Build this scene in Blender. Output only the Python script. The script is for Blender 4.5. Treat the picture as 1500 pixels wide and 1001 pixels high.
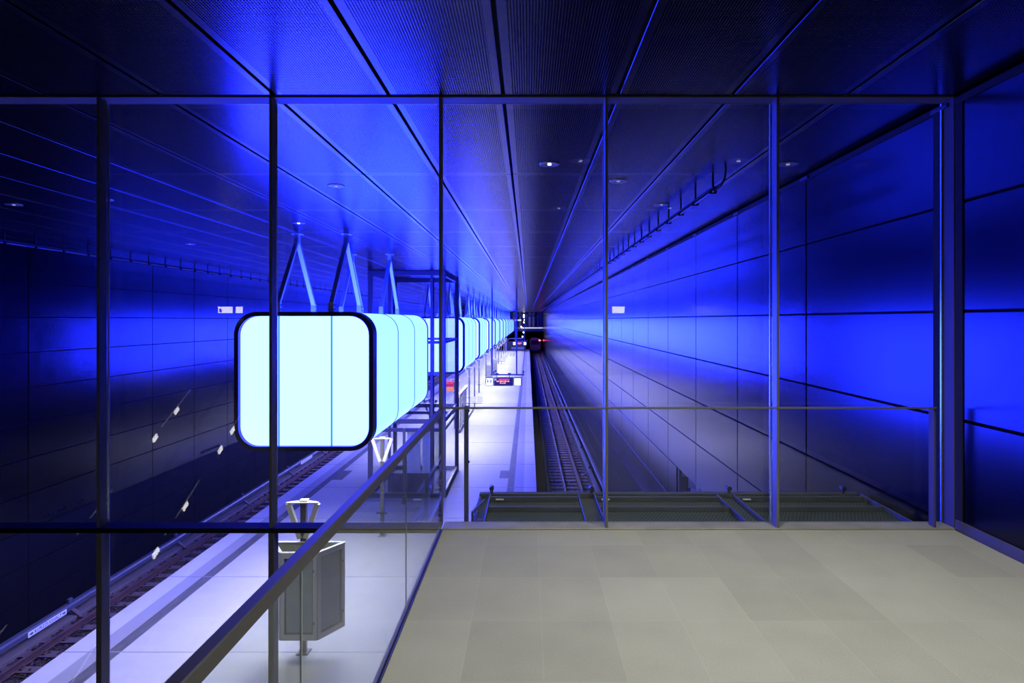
import bpy, math, random
from mathutils import Vector

# ------------------------------------------------------------------ camera, world, exposure
S = bpy.context.scene
C = S.collection
for o in list(bpy.data.objects):
    bpy.data.objects.remove(o)
F = 930.0                                   # focal length in pixels of the 1500 px frame
cam_d = bpy.data.cameras.new('camera')
cam = bpy.data.objects.new('camera', cam_d); C.objects.link(cam)
cam_d.sensor_width = 36.0
cam_d.lens = F / 1500 * 36.0
cam_d.shift_x = -23.5 / 1500
cam_d.shift_y = -31.5 / 1500
cam_d.clip_start = 0.05; cam_d.clip_end = 500
cam.location = (0, 0, 0)                    # eye is the origin; mezzanine floor is 1.70 below
cam.rotation_euler = (math.pi / 2, 0, 0)
S.camera = cam
w = bpy.data.worlds.new('world'); S.world = w; w.use_nodes = True
w.node_tree.nodes['Background'].inputs[0].default_value = (0.0, 0.0, 0.0, 1)
w.node_tree.nodes['Background'].inputs[1].default_value = 0.0
S.view_settings.view_transform = 'Standard'
S.view_settings.look = 'None'
S.view_settings.gamma = 1.0
S.view_settings.use_curve_mapping = False
S.view_settings.exposure = 0.0
S.cycles.max_bounces = 7
S.cycles.diffuse_bounces = 3
S.cycles.glossy_bounces = 4
S.cycles.transmission_bounces = 3
S.cycles.transparent_max_bounces = 40
S.cycles.sample_clamp_indirect = 5.0
S.cycles.caustics_reflective = False
S.cycles.caustics_refractive = False

BLUE_EMIT = (0.0098, 0.0210, 1.0)             # colour of the light boxes
BLUE_K = 60.0
WHITE_DOWN = 19.0                            # white strip in the underside of each light box
MEZZ_SPOT = 222.0
TRACK_SPOT = 1150.0

# key dimensions (metres, eye at 0,0,0, looking along +Y)
FLOOR = -1.70; PLAT = -6.60; RAIL = -7.60; CEIL = 1.82
XR = 3.47; XL = -12.38; PE_R = 0.33; PE_L = -9.23
GY = 5.15                                    # front of the glass wall
END = 200.0; BACK = -9.0
Y0P = 0.11; PIT = 2.6035                     # panel grid along the station

# ------------------------------------------------------------------ materials
def mat(name, col, rough=0.5, metal=0.0, emit=None, k=0.0, noise=None, bump=None, spec=0.5):
    m = bpy.data.materials.new(name); m.use_nodes = True
    nt = m.node_tree; b = nt.nodes['Principled BSDF']
    b.inputs['Base Color'].default_value = (*col, 1)
    b.inputs['Roughness'].default_value = rough
    b.inputs['Metallic'].default_value = metal
    b.inputs['Specular IOR Level'].default_value = spec
    if emit:
        b.inputs['Emission Color'].default_value = (*emit, 1)
        b.inputs['Emission Strength'].default_value = k
    if noise or bump:
        tc = nt.nodes.new('ShaderNodeTexCoord')
    if noise:                                # (scale vector, amount)
        mp = nt.nodes.new('ShaderNodeMapping'); mp.inputs['Scale'].default_value = noise[0]
        nt.links.new(tc.outputs['Object'], mp.inputs['Vector'])
        n = nt.nodes.new('ShaderNodeTexNoise'); n.inputs['Scale'].default_value = 1.0
        n.inputs['Detail'].default_value = 5
        nt.links.new(mp.outputs[0], n.inputs['Vector'])
        r = nt.nodes.new('ShaderNodeMapRange')
        r.inputs['From Min'].default_value = 0.25; r.inputs['From Max'].default_value = 0.75
        r.inputs['To Min'].default_value = 1 - noise[1]; r.inputs['To Max'].default_value = 1 + noise[1]
        nt.links.new(n.outputs['Fac'], r.inputs['Value'])
        mx = nt.nodes.new('ShaderNodeVectorMath'); mx.operation = 'SCALE'
        mx.inputs[0].default_value = col
        nt.links.new(r.outputs[0], mx.inputs['Scale'])
        nt.links.new(mx.outputs[0], b.inputs['Base Color'])
    if bump:                                 # (scale, strength)
        n2 = nt.nodes.new('ShaderNodeTexNoise'); n2.inputs['Scale'].default_value = bump[0]
        nt.links.new(tc.outputs['Object'], n2.inputs['Vector'])
        bp = nt.nodes.new('ShaderNodeBump'); bp.inputs['Strength'].default_value = bump[1]
        bp.inputs['Distance'].default_value = 0.02
        nt.links.new(n2.outputs['Fac'], bp.inputs['Height'])
        nt.links.new(bp.outputs[0], b.inputs['Normal'])
    return m

def node(nt, t, **kw):
    n = nt.nodes.new(t)
    for a, v in kw.items():
        setattr(n, a, v)
    return n
def mth(nt, op, a, b=None):
    n = nt.nodes.new('ShaderNodeMath'); n.operation = op
    for i, v in enumerate((a, b)):
        if v is None: continue
        if isinstance(v, (int, float)): n.inputs[i].default_value = v
        else: nt.links.new(v, n.inputs[i])
    return n.outputs[0]

def glass_mat(name, tint=(0.93, 0.96, 0.97), f0=0.035, graze=0.9):
    m = bpy.data.materials.new(name); m.use_nodes = True
    nt = m.node_tree; nt.nodes.clear()
    out = node(nt, 'ShaderNodeOutputMaterial')
    tr = node(nt, 'ShaderNodeBsdfTransparent'); tr.inputs[0].default_value = (*tint, 1)
    gl = node(nt, 'ShaderNodeBsdfGlossy'); gl.inputs['Roughness'].default_value = 0.0
    lw = node(nt, 'ShaderNodeLayerWeight'); lw.inputs['Blend'].default_value = 0.5
    p = mth(nt, 'POWER', lw.outputs['Facing'], 5.0)
    f = mth(nt, 'ADD', mth(nt, 'MULTIPLY', p, graze), f0)
    mx = node(nt, 'ShaderNodeMixShader')
    nt.links.new(f, mx.inputs[0]); nt.links.new(tr.outputs[0], mx.inputs[1]); nt.links.new(gl.outputs[0], mx.inputs[2])
    nt.links.new(mx.outputs[0], out.inputs['Surface'])
    return m

CEIL_COL = (0.029, 0.032, 0.034)
def ceiling_mat():
    m = mat('perforated_ceiling', CEIL_COL, 0.25, 0.96, spec=0.1)
    nt = m.node_tree; b = nt.nodes['Principled BSDF']
    tc = node(nt, 'ShaderNodeTexCoord'); sp = node(nt, 'ShaderNodeSeparateXYZ')
    nt.links.new(tc.outputs['Object'], sp.inputs[0])
    x, y = sp.outputs[0], sp.outputs[1]
    P = 0.0185
    u = mth(nt, 'MULTIPLY', x, 1 / P); v = mth(nt, 'MULTIPLY', y, 1 / P)
    fu = mth(nt, 'SUBTRACT', mth(nt, 'FRACT', u), 0.5)
    fv = mth(nt, 'SUBTRACT', mth(nt, 'FRACT', v), 0.5)
    d = mth(nt, 'ADD', mth(nt, 'MULTIPLY', fu, fu), mth(nt, 'MULTIPLY', fv, fv))
    hole = mth(nt, 'LESS_THAN', d, 0.33 ** 2)
    gx = mth(nt, 'FRACT', mth(nt, 'MULTIPLY', mth(nt, 'ADD', x, 20 * 0.925 + 0.2), 1 / 0.925))
    bx_ = mth(nt, 'MULTIPLY', mth(nt, 'GREATER_THAN', gx, 0.075), mth(nt, 'LESS_THAN', gx, 0.925))
    gy = mth(nt, 'FRACT', mth(nt, 'MULTIPLY', mth(nt, 'ADD', y, 20 * PIT - Y0P), 1 / PIT))
    by_ = mth(nt, 'MULTIPLY', mth(nt, 'GREATER_THAN', gy, 0.02), mth(nt, 'LESS_THAN', gy, 0.98))
    hm = mth(nt, 'MULTIPLY', mth(nt, 'MULTIPLY', bx_, by_), hole)
    mc = node(nt, 'ShaderNodeMix', data_type='RGBA')
    mc.inputs[6].default_value = (*CEIL_COL, 1); mc.inputs[7].default_value = (0.004, 0.004, 0.005, 1)
    nt.links.new(hm, mc.inputs[0]); nt.links.new(mc.outputs[2], b.inputs['Base Color'])
    nt.links.new(mth(nt, 'MULTIPLY', mth(nt, 'SUBTRACT', 1.0, hm), 0.96), b.inputs['Metallic'])
    nt.links.new(mth(nt, 'MULTIPLY', mth(nt, 'SUBTRACT', 1.0, hm), 0.1), b.inputs['Specular IOR Level'])
    # slight waviness of the sheet metal
    n2 = node(nt, 'ShaderNodeTexNoise'); n2.inputs['Scale'].default_value = 1.3
    nt.links.new(tc.outputs['Object'], n2.inputs['Vector'])
    bp = node(nt, 'ShaderNodeBump'); bp.inputs['Strength'].default_value = 0.25; bp.inputs['Distance'].default_value = 0.012
    nt.links.new(n2.outputs['Fac'], bp.inputs['Height']); nt.links.new(bp.outputs[0], b.inputs['Normal'])
    return m

def tile_mat(name, col, px, py, ox, oy, var, joint, jw, rough, grain=0.06, specks=120):
    """stone slabs: per-slab tone, thin joints, fine grain"""
    m = mat(name, col, rough)
    nt = m.node_tree; b = nt.nodes['Principled BSDF']
    tc = node(nt, 'ShaderNodeTexCoord'); sp = node(nt, 'ShaderNodeSeparateXYZ')
    nt.links.new(tc.outputs['Object'], sp.inputs[0])
    u = mth(nt, 'MULTIPLY', mth(nt, 'SUBTRACT', sp.outputs[0], ox), 1 / px)
    v = mth(nt, 'MULTIPLY', mth(nt, 'SUBTRACT', sp.outputs[1], oy), 1 / py)
    cb = node(nt, 'ShaderNodeCombineXYZ')
    nt.links.new(mth(nt, 'FLOOR', u), cb.inputs[0]); nt.links.new(mth(nt, 'FLOOR', v), cb.inputs[1])
    wn = node(nt, 'ShaderNodeTexWhiteNoise'); nt.links.new(cb.outputs[0], wn.inputs['Vector'])
    tone = mth(nt, 'ADD', mth(nt, 'MULTIPLY', wn.outputs['Value'], 2 * var), 1 - var)
    n1 = node(nt, 'ShaderNodeTexNoise'); n1.inputs['Scale'].default_value = specks; n1.inputs['Detail'].default_value = 3
    nt.links.new(tc.outputs['Object'], n1.inputs['Vector'])
    n2 = node(nt, 'ShaderNodeTexNoise'); n2.inputs['Scale'].default_value = 3.0; n2.inputs['Detail'].default_value = 6
    nt.links.new(tc.outputs['Object'], n2.inputs['Vector'])
    g = mth(nt, 'ADD', mth(nt, 'MULTIPLY', mth(nt, 'SUBTRACT', n1.outputs['Fac'], 0.5), grain * 6),
            mth(nt, 'MULTIPLY', mth(nt, 'SUBTRACT', n2.outputs['Fac'], 0.5), grain * 4))
    tone = mth(nt, 'ADD', tone, g)
    ju = mth(nt, 'LESS_THAN', mth(nt, 'ABSOLUTE', mth(nt, 'SUBTRACT', mth(nt, 'FRACT', mth(nt, 'ADD', u, 0.5)), 0.5)), jw / px)
    jv = mth(nt, 'LESS_THAN', mth(nt, 'ABSOLUTE', mth(nt, 'SUBTRACT', mth(nt, 'FRACT', mth(nt, 'ADD', v, 0.5)), 0.5)), jw / py)
    j = mth(nt, 'MAXIMUM', ju, jv)
    fac = mth(nt, 'MULTIPLY', tone, mth(nt, 'ADD', mth(nt, 'MULTIPLY', j, joint - 1), 1))
    sc = node(nt, 'ShaderNodeVectorMath', operation='SCALE'); sc.inputs[0].default_value = col
    nt.links.new(fac, sc.inputs['Scale']); nt.links.new(sc.outputs[0], b.inputs['Base Color'])
    return m

M = {}
M['ceil'] = ceiling_mat()
M['black'] = mat('black_void', (0.004, 0.004, 0.005), 0.9)
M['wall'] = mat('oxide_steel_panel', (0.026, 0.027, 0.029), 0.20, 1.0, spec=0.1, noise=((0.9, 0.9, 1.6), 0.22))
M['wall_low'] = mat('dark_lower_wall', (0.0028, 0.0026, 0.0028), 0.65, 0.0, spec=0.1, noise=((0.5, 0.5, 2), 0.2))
M['floor'] = tile_mat('mezzanine_granite', (0.365, 0.37, 0.315), 0.395, 0.605, 0.075, 4.795, 0.075, 1.07, 0.0035, 0.8)
M['floor'].node_tree.nodes['Principled BSDF'].inputs['Specular IOR Level'].default_value = 0.2
M['plat'] = tile_mat('platform_granite', (0.30, 0.29, 0.29), 0.60, 0.30, -8.1, 0.0, 0.03, 0.93, 0.004, 0.6, 0.02, 40)
M['plat'].node_tree.nodes['Principled BSDF'].inputs['Specular IOR Level'].default_value = 0.25
M['edge'] = mat('white_platform_edge', (0.38, 0.365, 0.37), 0.45, noise=((3, 3, 3), 0.03))
M['band'] = mat('grey_band', (0.22, 0.21, 0.22), 0.45, noise=((3, 3, 3), 0.05))
M['tact'] = mat('tactile_dark_strip', (0.06, 0.056, 0.06), 0.7, noise=((9, 2, 3), 0.35), bump=(60, 0.4))
M['jt'] = mat('expansion_joint', (0.22, 0.21, 0.24), 0.6)
M['sill'] = mat('sill_stone', (0.27, 0.27, 0.235), 0.45, noise=((5, 5, 5), 0.2))
M['frame'] = mat('frame_steel', (0.09, 0.085, 0.085), 0.6, 0.2, spec=0.25, noise=((3, 3, 3), 0.08))
M['transom'] = mat('transom_dark_steel', (0.018, 0.018, 0.018), 0.75, 0.0, spec=0.12)
M['fin'] = mat('mullion_steel', (0.20, 0.20, 0.155), 0.40, 0.5)
M['rail_hand'] = mat('handrail_steel', (0.12, 0.115, 0.115), 0.38, 0.6, noise=((6, 1.2, 6), 0.12))
M['glass'] = glass_mat('clear_glass')
M['glass_b'] = glass_mat('balustrade_glass', (0.90, 0.94, 0.94), 0.03)
M['glass_l'] = glass_mat('lift_glass', (0.965, 0.97, 0.985), 0.03, 0.3)
M['edgeg'] = mat('polished_glass_edge', (0.75, 0.88, 0.95), 0.25, 0.9)
M['navy'] = mat('dark_navy_frame', (0.035, 0.033, 0.05), 0.4, 0.3)
M['steelb'] = mat('hanger_steel', (0.6, 0.6, 0.62), 0.45, 0.4)
M['seam'] = mat('panel_gasket', (0.10, 0.10, 0.12), 0.6)
M['glow_seam'] = mat('self_lit_seam', (0.1, 0.1, 0.12), 0.5, 0, (0.06, 0.38, 1.0), 1.0)  # weak emission stands in for panel light coming through the seams
M['glow_gasket'] = mat('self_lit_gasket', (0.1, 0.1, 0.12), 0.5, 0, (0.0, 0.09, 0.75), 1.0)  # blue glow of the joint strips is put in as emission
M['boxe'] = mat('lit_blue_panel', (0.3, 0.35, 0.4), 0.35, 0, BLUE_EMIT, BLUE_K)
M['boxf'] = mat('lit_blue_end_panel', (0.3, 0.35, 0.4), 0.3, 0, (0.0145, 0.0220, 1.0), BLUE_K)
M['boxp'] = mat('lit_pink_end_panel', (0.3, 0.35, 0.4), 0.3, 0, (1.0, 0.85, 1.0), 1.5)
M['boxw'] = mat('lit_white_underside', (0.8, 0.8, 0.8), 0.4, 0, (1.0, 0.97, 0.96), WHITE_DOWN)
M['pole'] = mat('brushed_pole', (0.13, 0.125, 0.125), 0.35, 0.6)
M['vwhite'] = mat('white_painted_metal', (0.38, 0.38, 0.34), 0.4)
M['vitr'] = mat('vitrine_frame', (0.30, 0.295, 0.285), 0.4, 0.3)
M['poster'] = mat('grey_poster', (0.19, 0.20, 0.20), 0.5, noise=((1.2, 1.2, 2.5), 0.22))
M['ball'] = mat('ballast_stone', (0.045, 0.028, 0.022), 0.95, noise=((14, 14, 14), 0.5), bump=(40, 1.0))
M['sleep'] = mat('sleeper_concrete', (0.09, 0.06, 0.05), 0.8, noise=((6, 6, 6), 0.2))
M['rust'] = mat('rusty_rail_side', (0.085, 0.042, 0.030), 0.65, 0.3, noise=((8, 2, 8), 0.3))
M['shine'] = mat('polished_rail_head', (0.75, 0.73, 0.74), 0.25, 1.0)
M['cover'] = mat('conductor_cover', (0.065, 0.065, 0.08), 0.4)
M['beige'] = mat('cable_trough_concrete', (0.11, 0.085, 0.06), 0.8, noise=((4, 2, 4), 0.15))
M['deck'] = mat('galvanised_grating', (0.13, 0.165, 0.165), 0.55, 0.3)
M['deckbar'] = mat('galvanised_bar', (0.11, 0.12, 0.115), 0.5, 0.4)
M['blackp'] = mat('black_plastic', (0.01, 0.01, 0.012), 0.4)
M['signw'] = mat('sign_white', (0.8, 0.8, 0.82), 0.4)
M['signlit'] = mat('sign_lit_white', (0.8, 0.8, 0.8), 0.4, 0, (1, 0.99, 0.96), 1.05)
M['ink'] = mat('sign_ink', (0.02, 0.02, 0.025), 0.6)
M['led_o'] = mat('led_orange', (0.3, 0.1, 0.05), 0.5, 0, (1.0, 0.30, 0.05), 1.5)
M['led_r'] = mat('led_red', (0.3, 0.02, 0.05), 0.5, 0, (1.0, 0.03, 0.06), 0.9)
M['led_g'] = mat('led_olive', (0.2, 0.2, 0.1), 0.5, 0, (0.35, 0.4, 0.18), 0.8)
M['screen'] = mat('display_glass', (0.015, 0.015, 0.05), 0.2)
M['dull_black'] = mat('dull_black_metal', (0.006, 0.006, 0.008), 0.7, spec=0.15)
M['hang'] = mat('hanger_pipe', (0.08, 0.08, 0.10), 0.45, 0.3)
M['train'] = mat('train_red', (0.30, 0.015, 0.02), 0.35, 0.2)
M['traing'] = mat('train_dark_glass', (0.01, 0.01, 0.015), 0.1)
M['lampr'] = mat('tail_lamp', (0.4, 0, 0), 0.3, 0, (1.0, 0.05, 0.08), 22.0)
M['lampw'] = mat('warm_lamp', (0.8, 0.8, 0.8), 0.3, 0, (1.0, 0.95, 0.86), 12.0)
M['lens'] = mat('downlight_lens', (0.5, 0.5, 0.5), 0.3, 0, (1.0, 0.94, 0.80), 6.0)
M['dish'] = mat('downlight_dish', (0.16, 0.155, 0.145), 0.3, 0.5)
M['lens_dim'] = mat('downlight_lens_dimmed', (0.5, 0.5, 0.5), 0.3, 0, (1.0, 0.94, 0.80), 0.35)
M['wallg'] = mat('pale_far_wall', (0.40, 0.40, 0.42), 0.6)

# ------------------------------------------------------------------ mesh builder
class MB:
    def __init__(s): s.v = []; s.f = []; s.mi = []
    def add(s, vs, fs, mi=0):
        n = len(s.v); s.v += [tuple(p) for p in vs]
        for f in fs: s.f.append([i + n for i in f]); s.mi.append(mi)
        return s
    def box(s, x0, x1, y0, y1, z0, z1, mi=0):
        vs = [(x, y, z) for z in (z0, z1) for y in (y0, y1) for x in (x0, x1)]
        return s.add(vs, [(0, 2, 3, 1), (4, 5, 7, 6), (0, 1, 5, 4), (2, 6, 7, 3), (0, 4, 6, 2), (1, 3, 7, 5)], mi)
    def bbox(s, x0, x1, y0, y1, z0, z1, c=0.004, mi=0):
        """box with chamfered edges along its length and ends"""
        c = min(c, (x1 - x0) / 3, (y1 - y0) / 3, (z1 - z0) / 3)
        n = len(s.v); vs = []
        for sx in (0, 1):
            for sy in (0, 1):
                for sz in (0, 1):
                    X = (x0, x1)[sx]; Y = (y0, y1)[sy]; Z = (z0, z1)[sz]
                    dx = c if sx == 0 else -c; dy = c if sy == 0 else -c; dz = c if sz == 0 else -c
                    vs += [(X, Y + dy, Z + dz), (X + dx, Y, Z + dz), (X + dx, Y + dy, Z)]
        i = lambda sx, sy, sz, a: (sx * 4 + sy * 2 + sz) * 3 + a
        fs = []
        for sx in (0, 1): fs.append([i(sx, 0, 0, 0), i(sx, 1, 0, 0), i(sx, 1, 1, 0), i(sx, 0, 1, 0)])
        for sy in (0, 1): fs.append([i(0, sy, 0, 1), i(1, sy, 0, 1), i(1, sy, 1, 1), i(0, sy, 1, 1)])
        for sz in (0, 1): fs.append([i(0, 0, sz, 2), i(1, 0, sz, 2), i(1, 1, sz, 2), i(0, 1, sz, 2)])
        for a in (0, 1):
            for b in (0, 1):
                fs.append([i(a, b, 0, 0), i(a, b, 1, 0), i(a, b, 1, 1), i(a, b, 0, 1)])
                fs.append([i(a, 0, b, 0), i(a, 1, b, 0), i(a, 1, b, 2), i(a, 0, b, 2)])
                fs.append([i(0, a, b, 1), i(1, a, b, 1), i(1, a, b, 2), i(0, a, b, 2)])
                for d in (0, 1): fs.append([i(a, b, d, 0), i(a, b, d, 1), i(a, b, d, 2)])
        return s.add(vs, fs, mi)
    def tube(s, p, q, r, n=10, mi=0, r2=None):
        p = Vector(p); q = Vector(q); d = (q - p).normalized(); r2 = r if r2 is None else r2
        a = d.orthogonal().normalized(); b = d.cross(a)
        vs = []
        for k in range(n):
            t = 2 * math.pi * k / n; u = a * math.cos(t) + b * math.sin(t)
            vs += [p + u * r, q + u * r2]
        fs = [(2 * k, 2 * ((k + 1) % n), 2 * ((k + 1) % n) + 1, 2 * k + 1) for k in range(n)]
        fs += [[2 * k for k in range(n)][::-1], [2 * k + 1 for k in range(n)]]
        return s.add(vs, fs, mi)
    def bar(s, p, q, wx, wt, up=(1, 0, 0), mi=0):
        """rectangular bar from p to q; wx is its width along up, wt its thickness"""
        p = Vector(p); q = Vector(q); d = (q - p).normalized(); u = Vector(up).normalized()
        t = d.cross(u).normalized(); u = t.cross(d).normalized()
        vs = []
        for e in (p, q):
            for a, b in ((-1, -1), (1, -1), (1, 1), (-1, 1)):
                vs.append(e + u * a * wx / 2 + t * b * wt / 2)
        return s.add(vs, [(0, 1, 2, 3), (7, 6, 5, 4), (0, 4, 5, 1), (1, 5, 6, 2), (2, 6, 7, 3), (3, 7, 4, 0)], mi)
    def prism(s, pts, a0, a1, axis='z', mi=0):
        n = len(pts)
        if axis == 'z': mk = lambda p, a: (p[0], p[1], a)
        elif axis == 'y': mk = lambda p, a: (p[0], a, p[1])
        else: mk = lambda p, a: (a, p[0], p[1])
        vs = [mk(p, a0) for p in pts] + [mk(p, a1) for p in pts]
        fs = [list(range(n))[::-1], [n + i for i in range(n)]]
        fs += [(i, (i + 1) % n, n + (i + 1) % n, n + i) for i in range(n)]
        return s.add(vs, fs, mi)
    def build(s, name, mats, parent=None, smooth=False):
        me = bpy.data.meshes.new(name); me.from_pydata(s.v, [], s.f)
        ms = mats if isinstance(mats, (list, tuple)) else [mats]
        for m in ms: me.materials.append(M[m] if isinstance(m, str) else m)
        for p, i in zip(me.polygons, s.mi): p.material_index = i
        if smooth:
            for p in me.polygons: p.use_smooth = True
        import bmesh
        bm = bmesh.new(); bm.from_mesh(me); bmesh.ops.recalc_face_normals(bm, faces=bm.faces); bm.to_mesh(me); bm.free()
        o = bpy.data.objects.new(name, me); C.objects.link(o)
        if parent is not None:
            o.parent = parent
            if PARLOC: o.location = tuple(-c for c in parent.location)
        return o
PARLOC = True            # parts are modelled in world coordinates and shifted back under their Empty

def tag(o, label, cat, group=None, kind=None):
    o['label'] = label; o['category'] = cat
    if group: o['group'] = group
    if kind: o['kind'] = kind
    return o
def thing(name, label, cat, loc=(0, 0, 0), group=None):
    o = bpy.data.objects.new(name, None); C.objects.link(o); o.location = loc
    o.empty_display_size = 0.2
    return tag(o, label, cat, group)
def struct(o, label=None, cat=None):
    o['kind'] = 'structure'
    if label: o['label'] = label
    if cat: o['category'] = cat
    return o
def copy_tree(o, dy=0.0, dx=0.0, parent=None):
    c = o.copy(); C.objects.link(c)
    if parent is None: c.location = (o.location.x + dx, o.location.y + dy, o.location.z)
    else: c.parent = parent
    for ch in list(o.children): copy_tree(ch, parent=c)
    return c
ORD = ['nearest', 'second', 'third', 'fourth', 'fifth', 'sixth', 'seventh', 'eighth', 'ninth', 'tenth',
       'eleventh', 'twelfth', 'thirteenth', 'fourteenth']

# ------------------------------------------------------------------ the setting
JX = [-0.2 + 0.925 * k for k in range(-13, 5)]
def ceiling():
    m = MB()
    ys = [Y0P + PIT * k for k in range(-3, 77)]
    xs = [XL] + [x for x in JX if XL + .2 < x < XR - .2] + [XR + 0.3]
    g = 0.0145; gy = 0.006
    for a, b in zip(ys, ys[1:]):
        if a > END: break
        for c, d in zip(xs, xs[1:]):
            m.bbox(c + g, d - g, a + gy, b - gy, CEIL, CEIL + 0.03, 0.003)
    o = m.build('ceiling', 'ceil'); struct(o, 'glossy perforated metal ceiling panels with black joints', 'ceiling')
    b = MB().box(XL - .3, XR + .3, BACK, END, CEIL + 0.05, CEIL + 0.3).build('ceiling_slab', 'black')
    b.parent = o
ceiling()

WZ = [1.80, 0.945, 0.07, -0.805, -1.68, -2.555, -3.43, -4.305, -5.20]
def wall(side):
    m = MB(); s = 1 if side == 'right' else -1
    x = XR if s > 0 else XL
    ys = [Y0P + PIT * k for k in range(-3, 77)]
    g = 0.008; gv = 0.013
    for a, b in zip(ys, ys[1:]):
        if a > END: break
        for i in range(len(WZ) - 1):
            y0, y1 = a + gv, b - gv
            if s > 0 and i >= 6 and 10.0 < a < 13.0: continue
            if s > 0 and i >= 6 and 13.0 < a < 14.0: y0 = 14.86
            m.bbox(min(x, x + s * .04), max(x, x + s * .04), y0, y1, WZ[i + 1] + g, WZ[i] - g, 0.006)
    o = m.build('wall_' + side, 'wall')
    struct(o, side + ' wall of dark oxide steel panels', 'wall')
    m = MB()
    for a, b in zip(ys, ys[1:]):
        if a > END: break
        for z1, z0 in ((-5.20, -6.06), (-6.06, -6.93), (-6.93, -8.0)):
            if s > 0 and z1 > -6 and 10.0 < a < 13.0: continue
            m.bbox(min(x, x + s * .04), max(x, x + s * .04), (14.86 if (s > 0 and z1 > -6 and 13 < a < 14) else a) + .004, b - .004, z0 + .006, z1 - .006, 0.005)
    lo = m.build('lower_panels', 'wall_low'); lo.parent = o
    if s > 0:
        bk = MB().box(x + .06, x + .3, BACK, 10.5, -8, 2.0).box(x + .06, x + .3, 14.85, END, -8, 2.0) \
            .box(x + .06, x + .3, 10.5, 14.85, -3.40, 2.0).box(x + .06, x + .3, 10.5, 14.85, -8, -6.0)
    else:
        bk = MB().box(x - .3, x - .06, BACK, END, -8, 2.0)
    bo = bk.build('backing', 'black'); bo.parent = o
    return o
wr = wall('right'); wl = wall('left')

# end and back walls
o = MB().box(XL, XR, BACK - .3, BACK, -8, 2).build('wall_back', 'wall_low'); struct(o, 'plain wall behind the viewer', 'wall')
o = MB().box(XL - 1, XR + 1, END, END + .3, -8, 2.1).build('wall_far', 'black'); struct(o, 'dark end of the station tunnel', 'wall')

# mezzanine floor, sill
o = MB().box(-0.70, XR, BACK, GY - 0.015, FLOOR - 0.35, FLOOR).build('floor', 'floor')
struct(o, 'grey granite slab floor of the viewing mezzanine', 'floor')
o = MB().bbox(-0.70, XR, GY - .012, GY + .17, FLOOR - .35, FLOOR + 0.012, 0.003).build('trim_1', 'sill')
struct(o, 'grey stone sill along foot of the glass wall', 'sill')
o = MB().bbox(XR - .022, XR - .001, BACK, GY - .02, FLOOR, FLOOR + 0.088, 0.003).build('baseboard_right', 'frame')
struct(o, 'narrow skirting along the right wall', 'baseboard')

# platform
pl = MB().box(PE_L + .86, PE_R - .88, BACK, 143, PLAT - .22, PLAT).build('platform', 'plat')
struct(pl, 'pale stone island platform between two tracks', 'platform')
def pstrip(nm, x0, x1, mt, lab, dz=0.0):
    a = MB().box(x0, x1, BACK, 143, PLAT - .22, PLAT + dz).build(nm, mt); a.parent = pl; a['label'] = lab
pstrip('edge_strip', PE_R - .50, PE_R, 'edge', 'white edge strip of platform')
pstrip('edge_strip', PE_L, PE_L + .49, 'edge', 'white edge strip of platform')
pstrip('band', PE_R - .88, PE_R - .50, 'band', 'grey band beside white edge')
pstrip('band', PE_L + .49, PE_L + .86, 'band', 'grey band beside white edge')
m = MB()
for x0, x1 in ((-.82, -.55), (PE_L + .87, PE_L + 1.14)):
    m.box(x0, x1, 3, 142, PLAT, PLAT + .004)
m.box(-1.20, -.82, 26.5, 27.8, PLAT, PLAT + .004); m.box(PE_L + 1.14, PE_L + 1.55, 26.2, 27.8, PLAT, PLAT + .004)
a = m.build('tactile_strip', 'tact'); a.parent = pl; a['label'] = 'dark ribbed tactile strip'
m = MB()
for y in (12.6, 16.3, 21.1, 25.0, 29.0, 34.2, 39.6, 50, 61, 72, 83, 94, 105, 116, 127):
    m.box(PE_L, PE_R, y, y + .018 + y * .0006, PLAT + .001, PLAT + .005)
a = m.build('expansion_joint', 'jt'); a.parent = pl
m = MB().box(PE_L + .35, PE_L + .5, BACK, 143, -8, PLAT - .22).box(PE_R - .45, PE_R - .3, BACK, 143, -8, PLAT - .22) \
    .box(PE_L + .35, PE_R - .35, 142.8, 143, -8, PLAT - .22)
a = m.build('platform_wall', 'black'); a.parent = pl
a = MB().box(PE_R - .3, PE_R + .47, BACK, 143, -7.80, -7.60).build('black_slab', 'black'); a.parent = pl  # plain black slab over the bed below the right platform edge
# pictogram patch painted on the platform
m = MB().box(-4.3, -2.35, 114, 129, PLAT + .005, PLAT + .008)
pp = m.build('floor_marking', mat('pale_blue_paint', (0.19, 0.20, 0.33), 0.6))
tag(pp, 'pale blue rectangle with dark pictograms painted on far platform', 'floor marking')
m = MB()
for cx in (-3.9, -3.3, -2.75):
    m.box(cx - .12, cx + .12, 117, 122, PLAT + .008, PLAT + .01).box(cx - .05, cx + .2, 122.5, 125, PLAT + .008, PLAT + .01)
a = m.build('pictogram', 'ink', pp)

# trackbed
o = MB().box(XL, PE_L + .4, BACK, END, -8.05, -7.84).build('floor_track_left', 'ball'); struct(o, 'ballast bed of the left track', 'trackbed')
o = MB().box(PE_R - .4, XR, BACK, END, -8.05, -7.84).build('floor_track_right', 'ball'); struct(o, 'ballast bed of the right track', 'trackbed')
o = MB().box(PE_L + .4, PE_R - .4, BACK, END, -8.05, -7.95).build('floor_under_platform', 'black'); struct(o)
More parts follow.
